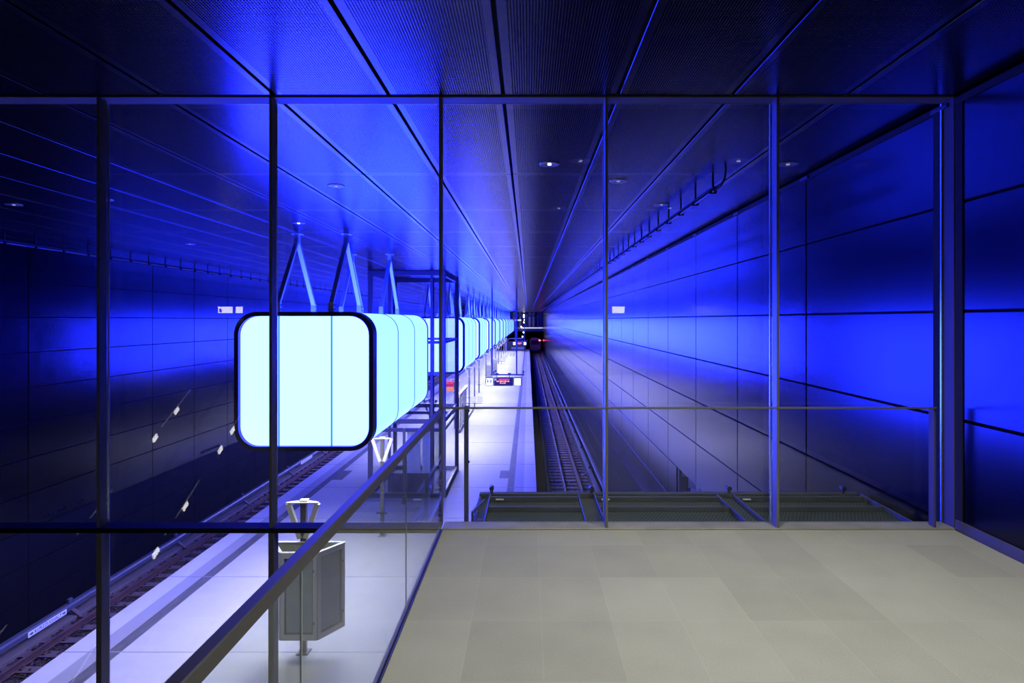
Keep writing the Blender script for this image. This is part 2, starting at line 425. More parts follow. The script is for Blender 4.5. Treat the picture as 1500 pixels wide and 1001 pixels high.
# cable trough walkway next to the walls
o = MB().bbox(XR - .40, XR - .16, BACK, END, -7.9, -7.66, .01).build('trim_2', 'beige'); struct(o, 'beige concrete cable trough along right wall', 'cable trough')
o = MB().bbox(XL + .02, XL + .62, BACK, END, -7.9, -7.70, .01).build('trim_3', 'beige'); struct(o, 'beige concrete cable trough along left wall', 'cable trough')
o = MB().bbox(XR - .15, XR - .01, BACK, END, -7.9, -7.45, .01).build('trim_4', 'cover'); struct(o, 'dark kerb at foot of right wall', 'kerb')

# doorway niche in the right wall
m = MB()
m.box(XR + .05, 5.2, 14.84, 15.0, -6.0, -3.40)       # end wall facing the camera
m.box(5.2, 5.4, 10.4, 15.0, -6.0, -3.40)
m.box(XR + .05, 5.4, 10.3, 10.5, -6.0, -3.40)
m.box(XR + .05, 5.4, 10.3, 15.0, -3.42, -3.35)
m.box(XR + .0, 5.4, 10.3, 15.0, -6.1, -6.0)
d1 = m.build('door_1', mat('niche_wall', (0.45, 0.45, 0.5), 0.5)); struct(d1, 'doorway niche low in right wall beyond the grating', 'doorway')
MB().box(3.50, 3.56, 14.70, 14.84, -6, -3.43).box(3.56, 3.71, 14.80, 14.835, -6, -3.66).build('door_leaf', 'blackp', d1)
MB().box(3.72, 3.735, 14.80, 14.835, -6, -3.62).box(3.74, 3.79, 14.81, 14.835, -6, -3.93).build('door_frame', 'frame', d1)
MB().box(3.79, 3.90, 14.80, 14.83, -4.6, -3.93).box(3.93, 3.985, 14.80, 14.83, -4.6, -3.90).build('notice_board', 'signw', d1)

# ------------------------------------------------------------------ glass wall of the mezzanine
FX = [-6.24, -4.865, -3.49, -2.09, -0.712, 0.638, 2.028]
win = bpy.data.objects.new('window_1', None); C.objects.link(win); struct(win, 'full height glass wall between mezzanine and platform hall', 'glass wall')
MB().bbox(XL, XR + .01, GY, GY + .165, CEIL - .012, CEIL + .02, .003).build('head_frame', 'frame', win)
MB().bbox(3.455, 3.475, GY, GY + .165, FLOOR + .012, CEIL - .012, .003).build('jamb', 'frame', win)
MB().bbox(XL, -0.735, GY + .01, GY + .165, FLOOR - .035, FLOOR + .005, .003).build('transom', 'transom', win)
for i, x in enumerate(FX):
    MB().bbox(x - .011, x + .011, GY, GY + .095, FLOOR + .012, CEIL - .012, .002).build('mullion', 'fin', win)
    if i < 4:
        MB().bbox(x - .022, x + .022, GY + .01, GY + .11, PLAT, FLOOR - .036, .002).build('mullion', 'fin', win)
GP = GY + .14
gx = [XL] + FX[0:] + [3.455]
for a, b in zip(gx, gx[1:]):
    MB().box(a + .008, b - .014, GP, GP + .012, FLOOR + .012, CEIL - .012).build('pane', 'glass', win)
    MB().box(b - .0135, b - .0015, GP - .002, GP + .013, FLOOR + .02, CEIL - .02).build('pane_edge', 'edgeg', win)
    if b < 0:
        MB().box(a + .008, b - .014, GP, GP + .012, PLAT, FLOOR - .04).build('pane', 'glass', win)
        MB().box(b - .0135, b - .0015, GP - .002, GP + .013, PLAT + .1, FLOOR - .05).build('pane_edge', 'edgeg', win)

# barrier rail in front of the glass
br = thing('barrier_rail', 'thin horizontal steel rail crossing the glass wall with one end post', 'barrier rail', (1.4, GY + .03, FLOOR + .012))
MB().bbox(-0.70, 3.315, GY - .006, GY + .006, -0.722, -0.706, .002).build('rail', 'fin', br)
MB().bbox(3.302, 3.318, GY + .01, GY + .085, FLOOR + .0125, -0.722, .002).build('post', 'frame', br)

# stair balustrade running towards the camera
bal = thing('balustrade', 'glass stair balustrade with broad flat steel handrail on left of floor', 'balustrade', (-.70, 2.5, FLOOR))
m = MB().bbox(-.722, -.682, -6.0, GY - .004, -0.762, -0.716, .004)
m.build('handrail', 'rail_hand', bal)
MB().bbox(-.726, -.703, -6, GY - .02, FLOOR - .30, FLOOR + .010, .003).bbox(-.6985, -.688, -6, GY - .02, FLOOR + .001, FLOOR + .010, .002).build('base_channel', 'rail_hand', bal)
yy = [GY - .02, 3.65, 1.96, 0.28, -1.4, -3.1]
for a, b in zip(yy, yy[1:]):
    MB().box(-.7030, -.6985, b + .004, a - .004, FLOOR + .001, -0.7625).build('glass_panel', 'glass_b', bal)
    MB().box(-.7035, -.6980, b - .003, b + .003, FLOOR + .01, -0.7635).build('panel_edge', 'edgeg', bal)

# outside post on the grating
po = thing('steel_post', 'flat dark steel post standing beyond the glass near balustrade end', 'post', (-.53, 5.46, -1.84))
MB().bbox(-.549, -.512, 5.44, 5.48, -1.84, -0.738, .003).build('upright', 'deckbar', po)
for z in (-0.78, -1.22): MB().tube((-.512, 5.46, z), (-.502, 5.46, z), .010).build('hinge_pin', 'blackp', po)
MB().bar((-.49, 5.6, -1.84), (-.49, 5.6, -1.70), .02, .02).bar((-.49, 5.6, -1.70), (-.41, 6.0, -1.70), .02, .02).build('grab_bracket', 'deckbar', po)

# ------------------------------------------------------------------ maintenance grating over the right track
gr = thing('maintenance_grating', 'dark grey green steel grating deck just beyond the glass wall', 'grating', (1.5, 5.9, -1.84))
def grating_mat():
    m = mat('expanded_metal', (0.12, 0.15, 0.15), 0.55, 0.3)
    nt = m.node_tree; b = nt.nodes['Principled BSDF']
    tc = node(nt, 'ShaderNodeTexCoord'); sp = node(nt, 'ShaderNodeSeparateXYZ'); nt.links.new(tc.outputs['Object'], sp.inputs[0])
    u = mth(nt, 'MULTIPLY', sp.outputs[0], 1 / .034); v = mth(nt, 'MULTIPLY', sp.outputs[1], 1 / .07)
    a = mth(nt, 'ABSOLUTE', mth(nt, 'SUBTRACT', mth(nt, 'FRACT', mth(nt, 'ADD', u, v)), .5))
    c = mth(nt, 'ABSOLUTE', mth(nt, 'SUBTRACT', mth(nt, 'FRACT', mth(nt, 'SUBTRACT', u, v)), .5))
    h = mth(nt, 'GREATER_THAN', mth(nt, 'MINIMUM', a, c), .16)
    mc = node(nt, 'ShaderNodeMix', data_type='RGBA'); mc.inputs[6].default_value = (.12, .155, .15, 1); mc.inputs[7].default_value = (.03, .04, .045, 1)
    nt.links.new(h, mc.inputs[0]); nt.links.new(mc.outputs[2], b.inputs['Base Color'])
    return m
GM = grating_mat()
MB().box(-.50, XR - .02, GY + .20, 6.56, -1.85, -1.835).build('mesh_deck', GM, gr)
MB().bbox(-.50, 3.40, 6.52, 6.60, -1.86, -1.785, .004).bbox(-.505, -.47, GY + .2, 6.6, -1.86, -1.81, .004).build('edge_angle', 'deckbar', gr)
for x0, x1 in ((-.385, .515), (.68, 1.93), (2.10, 3.40)):
    for x in (x0, x1):
        MB().bbox(x - .006, x + .006, GY + .2, 6.5, -1.835, -1.778, .002).build('side_flat', 'deckbar', gr)
    MB().bbox(x0 + .007, x1 - .007, 6.40, 6.43, -1.835, -1.785, .003).build('cross_bar', 'deckbar', gr)
    MB().bbox(x0 + .007, x1 - .007, 6.06, 6.10, -1.835, -1.785, .003).build('cross_bar', 'deckbar', gr)
    MB().bbox(x0 + .007, x1 - .007, 5.58, 5.61, -1.835, -1.800, .003).build('cross_bar', 'deckbar', gr)
    MB().bbox(x0 + .06, x0 + .14, 6.37, 6.395, -1.812, -1.80, .002).build('label_plate', 'signw', gr)
for y in (5.55, 5.7):
    MB().bbox(-.46, -.40, y, y + .05, -1.835, -1.80, .003).build('latch', 'deckbar', gr)
for i, x in enumerate((-.375, .655, 2.07, 3.25)):
    lab = ['leftmost small black spotlight on far edge of the grating', 'small black spotlight on grating edge in front of the right track',
           'small black spotlight on grating edge right of centre', 'rightmost small black spotlight on far edge of the grating'][i]
    t = thing('spotlight', lab, 'spotlight', (x, 6.55, -1.785), 'spotlights on the grating edge')
    MB().bar((x, 6.55, -1.785), (x, 6.55, -1.755), .03, .012).build('bracket', 'frame', t)
    MB().tube((x, 6.52, -1.735), (x, 6.59, -1.735), .024, 12).bbox(x - .016, x + .016, 6.535, 6.565, -1.765, -1.735, .003).build('lamp_head', 'blackp', t)

# ------------------------------------------------------------------ light boxes
BW = 2.70; BH = 2.70; BCX = -4.35; BZC = -1.19; BR = 0.44
def rrect(hw, hh, r, n=9):
    pts = []
    for cx, cz, a0 in ((hw - r, hh - r, 0), (-hw + r, hh - r, 90), (-hw + r, -hh + r, 180), (hw - r, -hh + r, 270)):
        for k in range(n + 1):
            a = math.radians(a0 + 90 * k / n); pts.append((cx + r * math.cos(a), cz + r * math.sin(a)))
    return pts
def sleeve(m, pts, y0, y1, mi=0, white=None):
    n = len(pts)
    vs = [(BCX + x, y0, BZC + z) for x, z in pts] + [(BCX + x, y1, BZC + z) for x, z in pts]
    for i in range(n):
        j = (i + 1) % n
        flat = pts[i][1] < -BH / 2 + .05 and pts[j][1] < -BH / 2 + .05
        m.add([vs[i], vs[j], vs[n + j], vs[n + i]], [(0, 1, 2, 3)], 1 if (flat and white) else mi)
def ring(m, po, pi, y0, y1):
    n = len(po)
    P = [[(BCX + x, y, BZC + z) for x, z in q] for q in (po, pi) for y in (y0, y1)]
    vs = P[0] + P[1] + P[2] + P[3]
    for i in range(n):
        j = (i + 1) % n
        m.add([vs[i], vs[j], vs[n + j], vs[n + i]], [(0, 1, 2, 3)])
        m.add([vs[2 * n + i], vs[2 * n + j], vs[3 * n + j], vs[3 * n + i]], [(0, 1, 2, 3)])
        m.add([vs[i], vs[j], vs[2 * n + j], vs[2 * n + i]], [(0, 1, 2, 3)])
        m.add([vs[n + i], vs[n + j], vs[3 * n + j], vs[3 * n + i]], [(0, 1, 2, 3)])
def light_box(y):
    t = thing('light_box', '', 'light box', (BCX, y, BZC - BH / 2), 'glowing light boxes hung in a row above the platform')
    po = rrect(BW / 2, BH / 2, BR); pi = rrect(BW / 2 - .085, BH / 2 - .085, BR - .07); ps = rrect(BW / 2 - .02, BH / 2 - .02, BR - .01)
    m = MB(); ring(m, po, pi, y, y + .30); m.build('front_frame', 'navy', t)
    m = MB(); ring(m, po, pi, y + 6.70, y + 6.78); m.build('rear_frame', 'navy', t)
    L = 6.40 / 3
    for k in range(3):
        m = MB(); sleeve(m, ps, y + .30 + L * k + .012, y + .30 + L * (k + 1) - .012, 0, True)
        m.build('light_panel', ['boxe', 'boxw'], t)
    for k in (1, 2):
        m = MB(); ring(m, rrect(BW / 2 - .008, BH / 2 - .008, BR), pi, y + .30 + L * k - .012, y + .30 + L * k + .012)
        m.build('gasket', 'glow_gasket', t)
    for yy_, nm in ((y + .10, 'end_panel'), (y + 6.74, 'end_panel')):
        hw = BW / 2 - .086; hh = BH / 2 - .086
        m = MB()
        n = len(pi); m.add([(BCX + x, yy_, BZC + z) for x, z in pi], [list(range(n))])
        e = m.build(nm, 'boxf', t)
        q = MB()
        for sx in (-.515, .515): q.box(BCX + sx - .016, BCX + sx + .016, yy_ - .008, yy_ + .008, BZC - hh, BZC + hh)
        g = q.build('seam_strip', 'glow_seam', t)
    # four A-shaped hangers up to the ceiling
    zt = BZC + BH / 2
    for sx in (-.52, .52):
        for ya in (1.10, 5.28):
            X = BCX + sx; Y = y + ya
            m = MB()
            m.bar((X, Y, CEIL - .001), (X, Y, CEIL - .20), .09, .13)
            m.bbox(X - .1, X + .1, Y - .1, Y + .1, CEIL - .014, CEIL - .0015, .003)
            for sg in (-1, 1):
                m.bar((X, Y + sg * .03, CEIL - .17), (X, Y + sg * 1.02, zt + .17), .085, .06)
                m.bar((X, Y + sg * 1.02, zt + .19), (X, Y + sg * 1.02, zt + .001), .10, .08)
            h = m.build('hanger', 'steelb', t)
            for sg in (-1, 1):
                for zz in (.05, .13):
                    bo = MB().tube((X - .075, Y + sg * 1.02, zt + zz), (X + .075, Y + sg * 1.02, zt + zz), .014, 8).build('bolt', 'navy', t)
                    bo.parent = h; bo.location = (0, 0, 0)
    return t
ys_box = [12.30] + [29.95 + 9.58 * k for k in range(11)]
lb0 = light_box(ys_box[0])
for i, y in enumerate(ys_box):
    t = lb0 if i == 0 else copy_tree(lb0, y - ys_box[0])
    t['label'] = ('large glowing cyan white light box, nearest and largest of the row' if i == 0 else
                  'glowing blue white light box, %s in the row counted from the viewer' % ORD[i])
    if i == 3:
        for ch in t.children:
            if ch.name.startswith('end_panel'):
                ch.data = ch.data.copy(); ch.data.materials[0] = M['boxp']; ch['label'] = 'pinkish white end panel'
                break

# ------------------------------------------------------------------ V-headed poles, vitrine
PX = -4.45
def v_pole(y, group=True):
    t = thing('luminaire_pole', '', 'pole', (PX, y, PLAT), 'V headed poles along the middle of the platform')
    MB().bar((PX, y, PLAT), (PX, y, -3.62), .11, .09).bbox(PX - .12, PX + .12, y - .12, y + .12, PLAT, PLAT + .02, .004).build('pole', 'pole', t)
    for s in (-1, 1):
        MB().bar((PX + s * .055, y - .05, -4.31), (PX + s * .29, y - .05, -3.63), .09, .09, (1, 0, 0)).build('arm', 'vwhite', t)
    m = MB(); pts = []
    for k in range(9):
        a = math.pi * k / 8; pts.append((PX - .33 * math.cos(a), y - .10 + .16 * math.sin(a) ** 1.0))
    pts2 = pts + [(PX + .33, y - .10)]
    m.prism(pts, -3.62, -3.60); m.bbox(PX - .08, PX + .08, y - .04, y + .1, -3.60, -3.57, .004)
    m.build('reflector_plate', 'vwhite', t)
    m = MB(); m.tube((PX - .16, y - .08, PLAT + .72), (PX + .16, y - .08, PLAT + .72), .022, 8).build('socket_knob', 'blackp', t)
    return t
vp0 = v_pole(12.6)
vys = [12.6, 19.4, 28.9] + [38.5 + 9.58 * k for k in range(10)]
for i, y in enumerate(vys):
    t = vp0 if i == 0 else copy_tree(vp0, y - 12.6)
    t['label'] = ['V headed steel pole behind the poster vitrine, nearest of its row',
                  'V headed steel pole under rear end of the nearest light box',
                  'V headed steel pole just behind the glass lift shaft'][i] if i < 3 else \
                 'V headed steel pole, %s of its row counted from the viewer' % ORD[i]
sp_ = thing('slim_pole', 'plain slim grey pole between second V pole and lift shaft', 'pole', (PX, 22.8, PLAT))
MB().bar((PX, 22.8, PLAT), (PX, 22.8, -3.9), .09, .09).bbox(PX - .07, PX + .07, 22.73, 22.87, PLAT, PLAT + .12, .004).build('shaft', 'pole', sp_)
sp2 = thing('slim_pole', 'plain slim dark pole beside the bench and fifth light box', 'pole', (-4.2, 49.9, PLAT))
MB().bar((-4.2, 49.9, PLAT), (-4.2, 49.9, -3.7), .09, .09).bbox(-4.27, -4.13, 49.83, 49.97, PLAT, PLAT + .12, .004).build('shaft', 'pole', sp2)

vt = thing('poster_vitrine', 'half hexagonal glazed poster vitrine fixed on the nearest pole', 'vitrine', (-4.31, 12.3, -6.03))
A = [(-5.01, 12.52), (-4.66, 11.95), (-3.97, 11.95), (-3.62, 12.52)]
zt, zb = -4.40, -6.03
for (a, b) in zip(A, A[1:]):
    dx, dy = b[0] - a[0], b[1] - a[1]; L = math.hypot(dx, dy); ux, uy = dx / L, dy / L; nx, ny = uy, -ux
    def pt(s, d): return (a[0] + ux * s + nx * d, a[1] + uy * s + ny * d)
    m = MB()
    def slab(m, s0, s1, z0, z1, d0, d1):
        m.prism([pt(s0, d0), pt(s1, d0), pt(s1, d1), pt(s0, d1)], z0, z1)
    e = .075
    slab(m, .005, e, zb, zt, -.04, .02); slab(m, L - e, L - .005, zb, zt, -.04, .02)
    slab(m, e, L - e, zt - .09, zt, -.04, .02); slab(m, e, L - e, zb, zb + .10, -.04, .02)
    fr = m.build('display_frame', 'vitr', vt)
    m = MB(); slab(m, e + .03, L - e - .03, zb + .13, zt - .12, -.028, -.02)
    po_ = m.build('poster', 'poster', vt); po_.parent = fr; po_.location = (0, 0, 0)
    m = MB(); slab(m, e, L - e, zb + .1, zt - .09, -.035, -.03)
    po_ = m.build('dark_border', 'blackp', vt); po_.parent = fr; po_.location = (0, 0, 0)
    m = MB(); slab(m, e, L - e, zb + .1, zt - .09, .006, .010)
    po_ = m.build('cover_glass', 'glass_b', vt); po_.parent = fr; po_.location = (0, 0, 0)
    m = MB()
    for zz in (zt - .35, zb + .3): slab(m, L - e + .005, L - e + .03, zz, zz + .05, .02, .028)
    po_ = m.build('lock', 'blackp', vt); po_.parent = fr; po_.location = (0, 0, 0)
m = MB().bbox(-5.01, -3.62, 12.525, 12.55, zb, zt, .003)
for k in range(44):
    x = -4.96 + k * .03; m.box(x, x + .014, 12.512, 12.5245, zb, zt - .02)
m.build('back_panel', 'vwhite', vt)
MB().prism([(-4.99, 12.51), (-4.65, 11.99), (-3.98, 11.99), (-3.64, 12.51)], zb + .01, zb + .03).build('base_plate', 'vitr', vt)
m = MB()
for (a, b) in zip(A, A[1:]):
    m.bar((a[0], a[1] + .01, zt + .012), (b[0], b[1] + .01, zt + .012), .06, .022, (0, 1, 0))
m.bar((-5.01, 12.535, zt + .012), (-3.62, 12.535, zt + .012), .06, .022, (0, 1, 0))
m.build('top_rim', 'vwhite', vt)

# ------------------------------------------------------------------ lift shaft
LX0, LX1, LY0, LY1 = -5.86, -3.14, 23.6, 28.0
lf = thing('lift_shaft', 'glazed lift shaft rising from platform between first and second light box', 'lift shaft', ((LX0 + LX1) / 2, (LY0 + LY1) / 2, PLAT))
for x in (LX0, LX1):
    for y in (LY0, LY1):
        MB().bbox(x - .08, x + .08, y - .08, y + .08, PLAT, CEIL - .002, .006).build('corner_column', 'hang', lf)
for x in (-5.15, -3.58): MB().bbox(x - .05, x + .05, LY0 - .04, LY0 + .04, PLAT + .2, CEIL - .17, .004).build('mid_post', 'hang', lf)
for z0, z1 in ((CEIL - .17, CEIL - .002), (-.88, -.78), (-3.85, -3.68), (-4.15, -4.02), (PLAT, PLAT + .18)):
    m = MB()
    m.bbox(LX0 + .08, LX1 - .08, LY0 - .05, LY0 + .05, z0, z1, .004).bbox(LX0 + .08, LX1 - .08, LY1 - .05, LY1 + .05, z0, z1, .004)
    for x in (LX0, LX1): m.bbox(x - .05, x + .05, LY0 + .08, LY1 - .08, z0, z1, .004)
    m.build('ring_beam', 'hang', lf)
for z0, z1 in ((-.77, CEIL - .18), (-3.67, -.89)):
    MB().box(LX0 + .09, LX1 - .09, LY0 - .006, LY0 + .006, z0, z1).build('glass_pane', 'glass_l', lf)
    MB().box(LX0 + .09, LX1 - .09, LY1 - .006, LY1 + .006, z0, z1).build('glass_pane', 'glass_l', lf)
    for x in (LX0, LX1): MB().box(x - .006, x + .006, LY0 + .09, LY1 - .09, z0, z1).build('glass_pane', 'glass_l', lf)
for x in (LX0, LX1): MB().box(x - .006, x + .006, LY0 + .09, LY1 - .09, PLAT + .19, -4.16).build('glass_pane', 'glass_l', lf)
MB().box(LX0 + .09, LX1 - .09, LY0 - .006, LY0 + .006, PLAT + .19, -4.16).build('glass_pane', 'glass_l', lf)
MB().bbox(-5.1, -3.63, LY0 + .06, LY0 + .10, PLAT + .18, -5.72, .004).build('kick_panel', 'frame', lf)
for x0, x1 in ((-4.55, -4.05), (-3.98, -3.66)):
    MB().bbox(x0, x1, LY0 + .3, LY0 + .34, PLAT + .25, -4.2, .004).build('door_panel', mat('frosted_door_%d' % int(-x0 * 10), (.62, .66, .7), .4), lf)
m = MB()
for k in range(26): m.tube((LX1 - .45, LY0 + .3, 1.3 - .3 * k), (LX1 - .45, LY0 + .3, 1.42 - .3 * k), .03, 8)
m.bar((LX1 - .45, LY0 + .36, CEIL - .2), (LX1 - .45, LY0 + .36, PLAT + .2), .10, .06)
m.build('guide_rail', 'hang', lf)
MB().bbox(LX1 - .42, LX1 - .12, LY1 - .30, LY1 - .2, -2.92, -2.68, .004).build('red_indicator', 'led_r', lf)
MB().bbox(LX1 - .42, LX1 - .12, LY1 - .32, LY1 - .22, -3.12, -2.94, .004).build('indicator_text', 'led_o', lf)

# glazed screen with white top behind the lift
sc = thing('glass_screen', 'low glazed screen with slanted white top behind the lift shaft', 'screen', (-4.35, 39.5, PLAT))
m = MB()
for k in range(6):
    y = 37.2 + k * .85; m.bar((-4.05, y, PLAT), (-4.05, y, -4.5), .05, .08)
m.build('upright_posts', 'frame', sc)
for k in range(5): MB().box(-4.055, -4.045, 37.25 + k * .85, 38.0 + k * .85, PLAT + .25, -4.55).build('glass_pane', 'glass_l', sc)
MB().prism([(-4.1, -4.30), (-3.98, -4.34), (-3.98, -4.52), (-4.1, -4.48)], 36.9, 41.9, 'y').build('white_top', 'vwhite', sc)
MB().bbox(-4.14, -3.96, 37.0, 46.0, PLAT, PLAT + .2, .01).build('base_rail', 'cover', sc)

# benches around poles
def bench(y, lab):
    t = thing('bench', lab, 'bench', (PX, y, PLAT), 'white benches around the poles')
    MB().bbox(PX - 1.0, PX + 1.0, y - .12, y - .04, PLAT + .34, PLAT + .40, .01).build('beam', 'pole', t)
    for s in (-1, 1):
        MB().bar((PX + s * .45, y - .08, PLAT), (PX + s * .45, y - .08, PLAT + .36), .07, .07).build('leg', 'pole', t)
        for k in (0, 1):
            x = PX + s * (.36 + .48 * k)
            MB().bbox(x - .21, x + .21, y - .55, y - .06, PLAT + .41, PLAT + .45, .01).build('seat', 'vwhite', t)
            MB().bar((x, y - .03, PLAT + .46), (x, y + .08, PLAT + .86), .42, .03).build('backrest', 'vwhite', t)
    return t
bench(47.6, 'white seats on both sides of the fifth V pole, nearest bench')
bench(95.6, 'small distant white bench beneath the middle of the light box row')
bench(105.2, 'farthest small white bench on the platform')

# timetable cabinets further on
for i, y in enumerate((66.4, 76.0)):
    t = thing('timetable_cabinet', ['upright grey timetable cabinet by the seventh V pole', 'upright grey timetable cabinet by the eighth V pole'][i], 'cabinet', (PX + .25, y, PLAT), 'timetable cabinets')
    MB().bbox(PX + .1, PX + .75, y, y + .2, PLAT + .15, PLAT + 1.95, .01).build('housing', 'vitr', t)
    for s in (.2, .65): MB().bar((PX + s, y + .1, PLAT), (PX + s, y + .1, PLAT + .15), .06, .06).build('foot', 'pole', t)
    MB().bbox(PX + .15, PX + .7, y - .006, y - .001, PLAT + .3, PLAT + 1.8, .001).build('timetable', 'poster', t)

# ------------------------------------------------------------------ suspended train indicators
def indicator(y, x0, lab, detailed=True):
    t = thing('train_indicator', lab, 'train indicator', (x0 + 1.16, y, CEIL), 'train indicators hung from the ceiling')
    zb_ = -3.30
    for px in (x0 + .37, x0 + 1.86):
        MB().bbox(px - .045, px + .045, y - .045, y + .045, zb_, CEIL - .001, .005).build('drop_tube', 'hang', t)
    MB().bbox(x0 + .30, x0 + 2.33, y - .04, y + .04, zb_ - .06, zb_ + .02, .006).build('cross_beam', 'hang', t)
    for px in (x0 + .66, x0 + 1.22 + .2):
        MB().bbox(px - .09, px + .09, y - .07, y + .07, zb_ + .02, zb_ + .09, .006).tube((px, y, zb_ - .05), (px, y, zb_ - .18), .02, 8).build('clamp', 'hang', t)
    zt_ = zb_ - .17
    def hb(a, b, nm): return MB().bbox(x0 + a, x0 + b, y - .14, y + .14, zt_ - .52, zt_, .03).build(nm, 'cover', t)
    h1 = hb(0, .44, 'pictogram_box'); h2 = hb(.47, 1.66, 'display_box'); h3 = hb(1.69, 2.14, 'pictogram_box')
    def face(par, a, b, z0, z1, mt, nm, d=.002):
        o = MB().box(x0 + a, x0 + b, y - .14 - d - .004, y - .14 - d, zt_ + z0, zt_ + z1).build(nm, mt, t); o.parent = par; o.location = (0, 0, 0); return o
    face(h1, .03, .41, -.49, -.05, 'signlit', 'lit_face'); face(h3, 1.72, 2.11, -.49, -.05, 'signlit', 'lit_face')
    face(h2, .51, 1.62, -.48, -.06, 'screen', 'screen')
    face(h2, .78, 1.42, -.17, -.08, 'led_r', 'red_line', .008)
    face(h2, .51, .64, -.19, -.07, 'led_g', 'route_symbol', .008)
    for a, b, z0, z1 in ((.64, .80, -.27, -.20), (.84, .98, -.28, -.19), (1.0, 1.08, -.27, -.20), (1.11, 1.26, -.28, -.19), (1.30, 1.42, -.27, -.20),
                         (.84, .95, -.38, -.31), (.98, 1.03, -.38, -.32), (1.06, 1.20, -.38, -.31)):
        face(h2, a, b, z0, z1, 'led_o', 'text_row', .008)
    q = MB()
    for cx in (.12, .30):
        q.tube((x0 + cx, y - .150, zt_ - .13), (x0 + cx, y - .156, zt_ - .13), .032, 8)
        q.box(x0 + cx - .035, x0 + cx + .04, y - .156, y - .150, zt_ - .32, zt_ - .17)
    o = q.build('pictogram', 'ink', t); o.parent = h1; o.location = (0, 0, 0)
    q = MB().bar((x0 + 1.88, y - .15, zt_ - .27), (x0 + 1.95, y - .15, zt_ - .20), .012, .006, (0, 1, 0))
    o = q.build('pictogram', 'poster', t); o.parent = h3; o.location = (0, 0, 0)
    # camera and loudspeaker on the beam
    MB().tube((x0 + .42, y - .1, zb_ + .10), (x0 + .62, y - .25, zb_ + .26), .045, 10).bar((x0 + .48, y, zb_ + .02), (x0 + .48, y - .1, zb_ + .12), .03, .03).build('camera', 'hang', t)
    MB().tube((x0 + 2.28, y, zb_ + .02), (x0 + 2.28, y, zb_ + .12), .02, 8).tube((x0 + 2.28, y, zb_ + .10), (x0 + 2.28, y, zb_ + .22), .045, 10).build('sensor', 'blackp', t)
    return t
indicator(38.5, -2.55, 'hanging train indicator with orange text between two white boxes, nearest')
indicator(101, -2.4, 'far small hanging train indicator near the end of the platform')

# ------------------------------------------------------------------ ceiling cable rails
def cable_rail(x, lab, y0, bend):
    t = thing('cable_rail', lab, 'cable rail', (x, y0, CEIL), 'cable rails under the ceiling')
    m = MB().bbox(x - .035, x + .035, y0, 165, CEIL - .17, CEIL - .14, .004)
    m.build('tray', 'dull_black', t)
    MB().tube((x - .01, y0 + .02, CEIL - .195), (x - .01, 165, CEIL - .195), .014, 8).build('cable', 'hang', t)
    for k in range(92):
        y = y0 + .12 + k * .846
        MB().bbox(x - .012, x + .012, y - .012, y + .012, CEIL - .14, CEIL - .001, .003).bbox(x - .045, x + .045, y - .02, y + .02, CEIL - .215, CEIL - .171, .003).build('bracket', 'dull_black', t)
    if bend:
        pts = [(x, y0 + .03, CEIL - .19), (x + .02, y0 - .16, CEIL - .17), (x + .03, y0 - .27, CEIL - .10), (x + .03, y0 - .31, CEIL - .001)]
        m = MB()
        for a, b in zip(pts, pts[1:]): m.tube(a, b, .014, 8)
        m.build('cable_bend', 'dull_black', t)
cable_rail(2.35, 'dark cable rail on ceiling brackets along the right wall', 7.95, True)
cable_rail(-11.0, 'dark cable rail on ceiling brackets along the left wall', 5.6, False)
m = MB().box(XR - .012, XR + .05, BACK, END, 1.745, 1.80)
o = m.build('trim_5', 'black'); struct(o, 'black shadow gap at top of right wall', 'trim')
o2 = MB().box(XR - .018, XR - .0005, GY + .17, GY + .26, FLOOR - .2, CEIL - .02).box(XR - .010, XR - .0005, GY - .09, GY - .004, FLOOR + .09, CEIL - .02).build('trim_6', 'black')
struct(o2, 'black shadow gaps on right wall either side of the glass wall', 'trim')
m = MB()
for k in range(60):
    y = Y0P + PIT * k; m.bbox(XR - .03, XR - .0125, y - .1, y + .12, 1.75, 1.785, .003)
a = m.build('panel_clips', 'blackp'); a.parent = o

# ------------------------------------------------------------------ tracks
random.seed(4)
def rail(x, lab, shiny=True, nm='running_rail'):
    t = thing(nm, lab, 'rail', (x, 90, RAIL - .16), 'track rails')
    m = MB().bbox(x - .07, x + .07, BACK, 196, RAIL - .16, RAIL - .145, .004).box(x - .012, x + .012, BACK, 196, RAIL - .145, RAIL - .04)
    m.build('web_and_foot', 'rust', t)
    MB().bbox(x - .036, x + .036, BACK, 196, RAIL - .04, RAIL, .008).build('rail_head', ['shine' if shiny else 'rust'], t)
rail(2.435, 'outer running rail of the right track, next to the wall', False)
rail(0.935, 'inner running rail of the right track, in platform shade', False)
rail(-11.34, 'outer running rail of the left track, brown and rusty', False)
rail(-9.84, 'inner running rail of the left track, hidden beside the platform', False)
gd = thing('guide_rail', 'slim bright guide rail down the middle of the right track', 'rail', (1.69, 90, RAIL - .16))
MB().bbox(1.69 - .05, 1.69 + .05, BACK, 196, RAIL - .16, RAIL - .145, .004).box(1.68, 1.70, BACK, 196, RAIL - .145, RAIL - .03).build('web', 'rust', gd)
MB().bbox(1.69 - .022, 1.69 + .022, BACK, 196, RAIL - .03, RAIL, .006).build('polished_top', 'shine', gd)

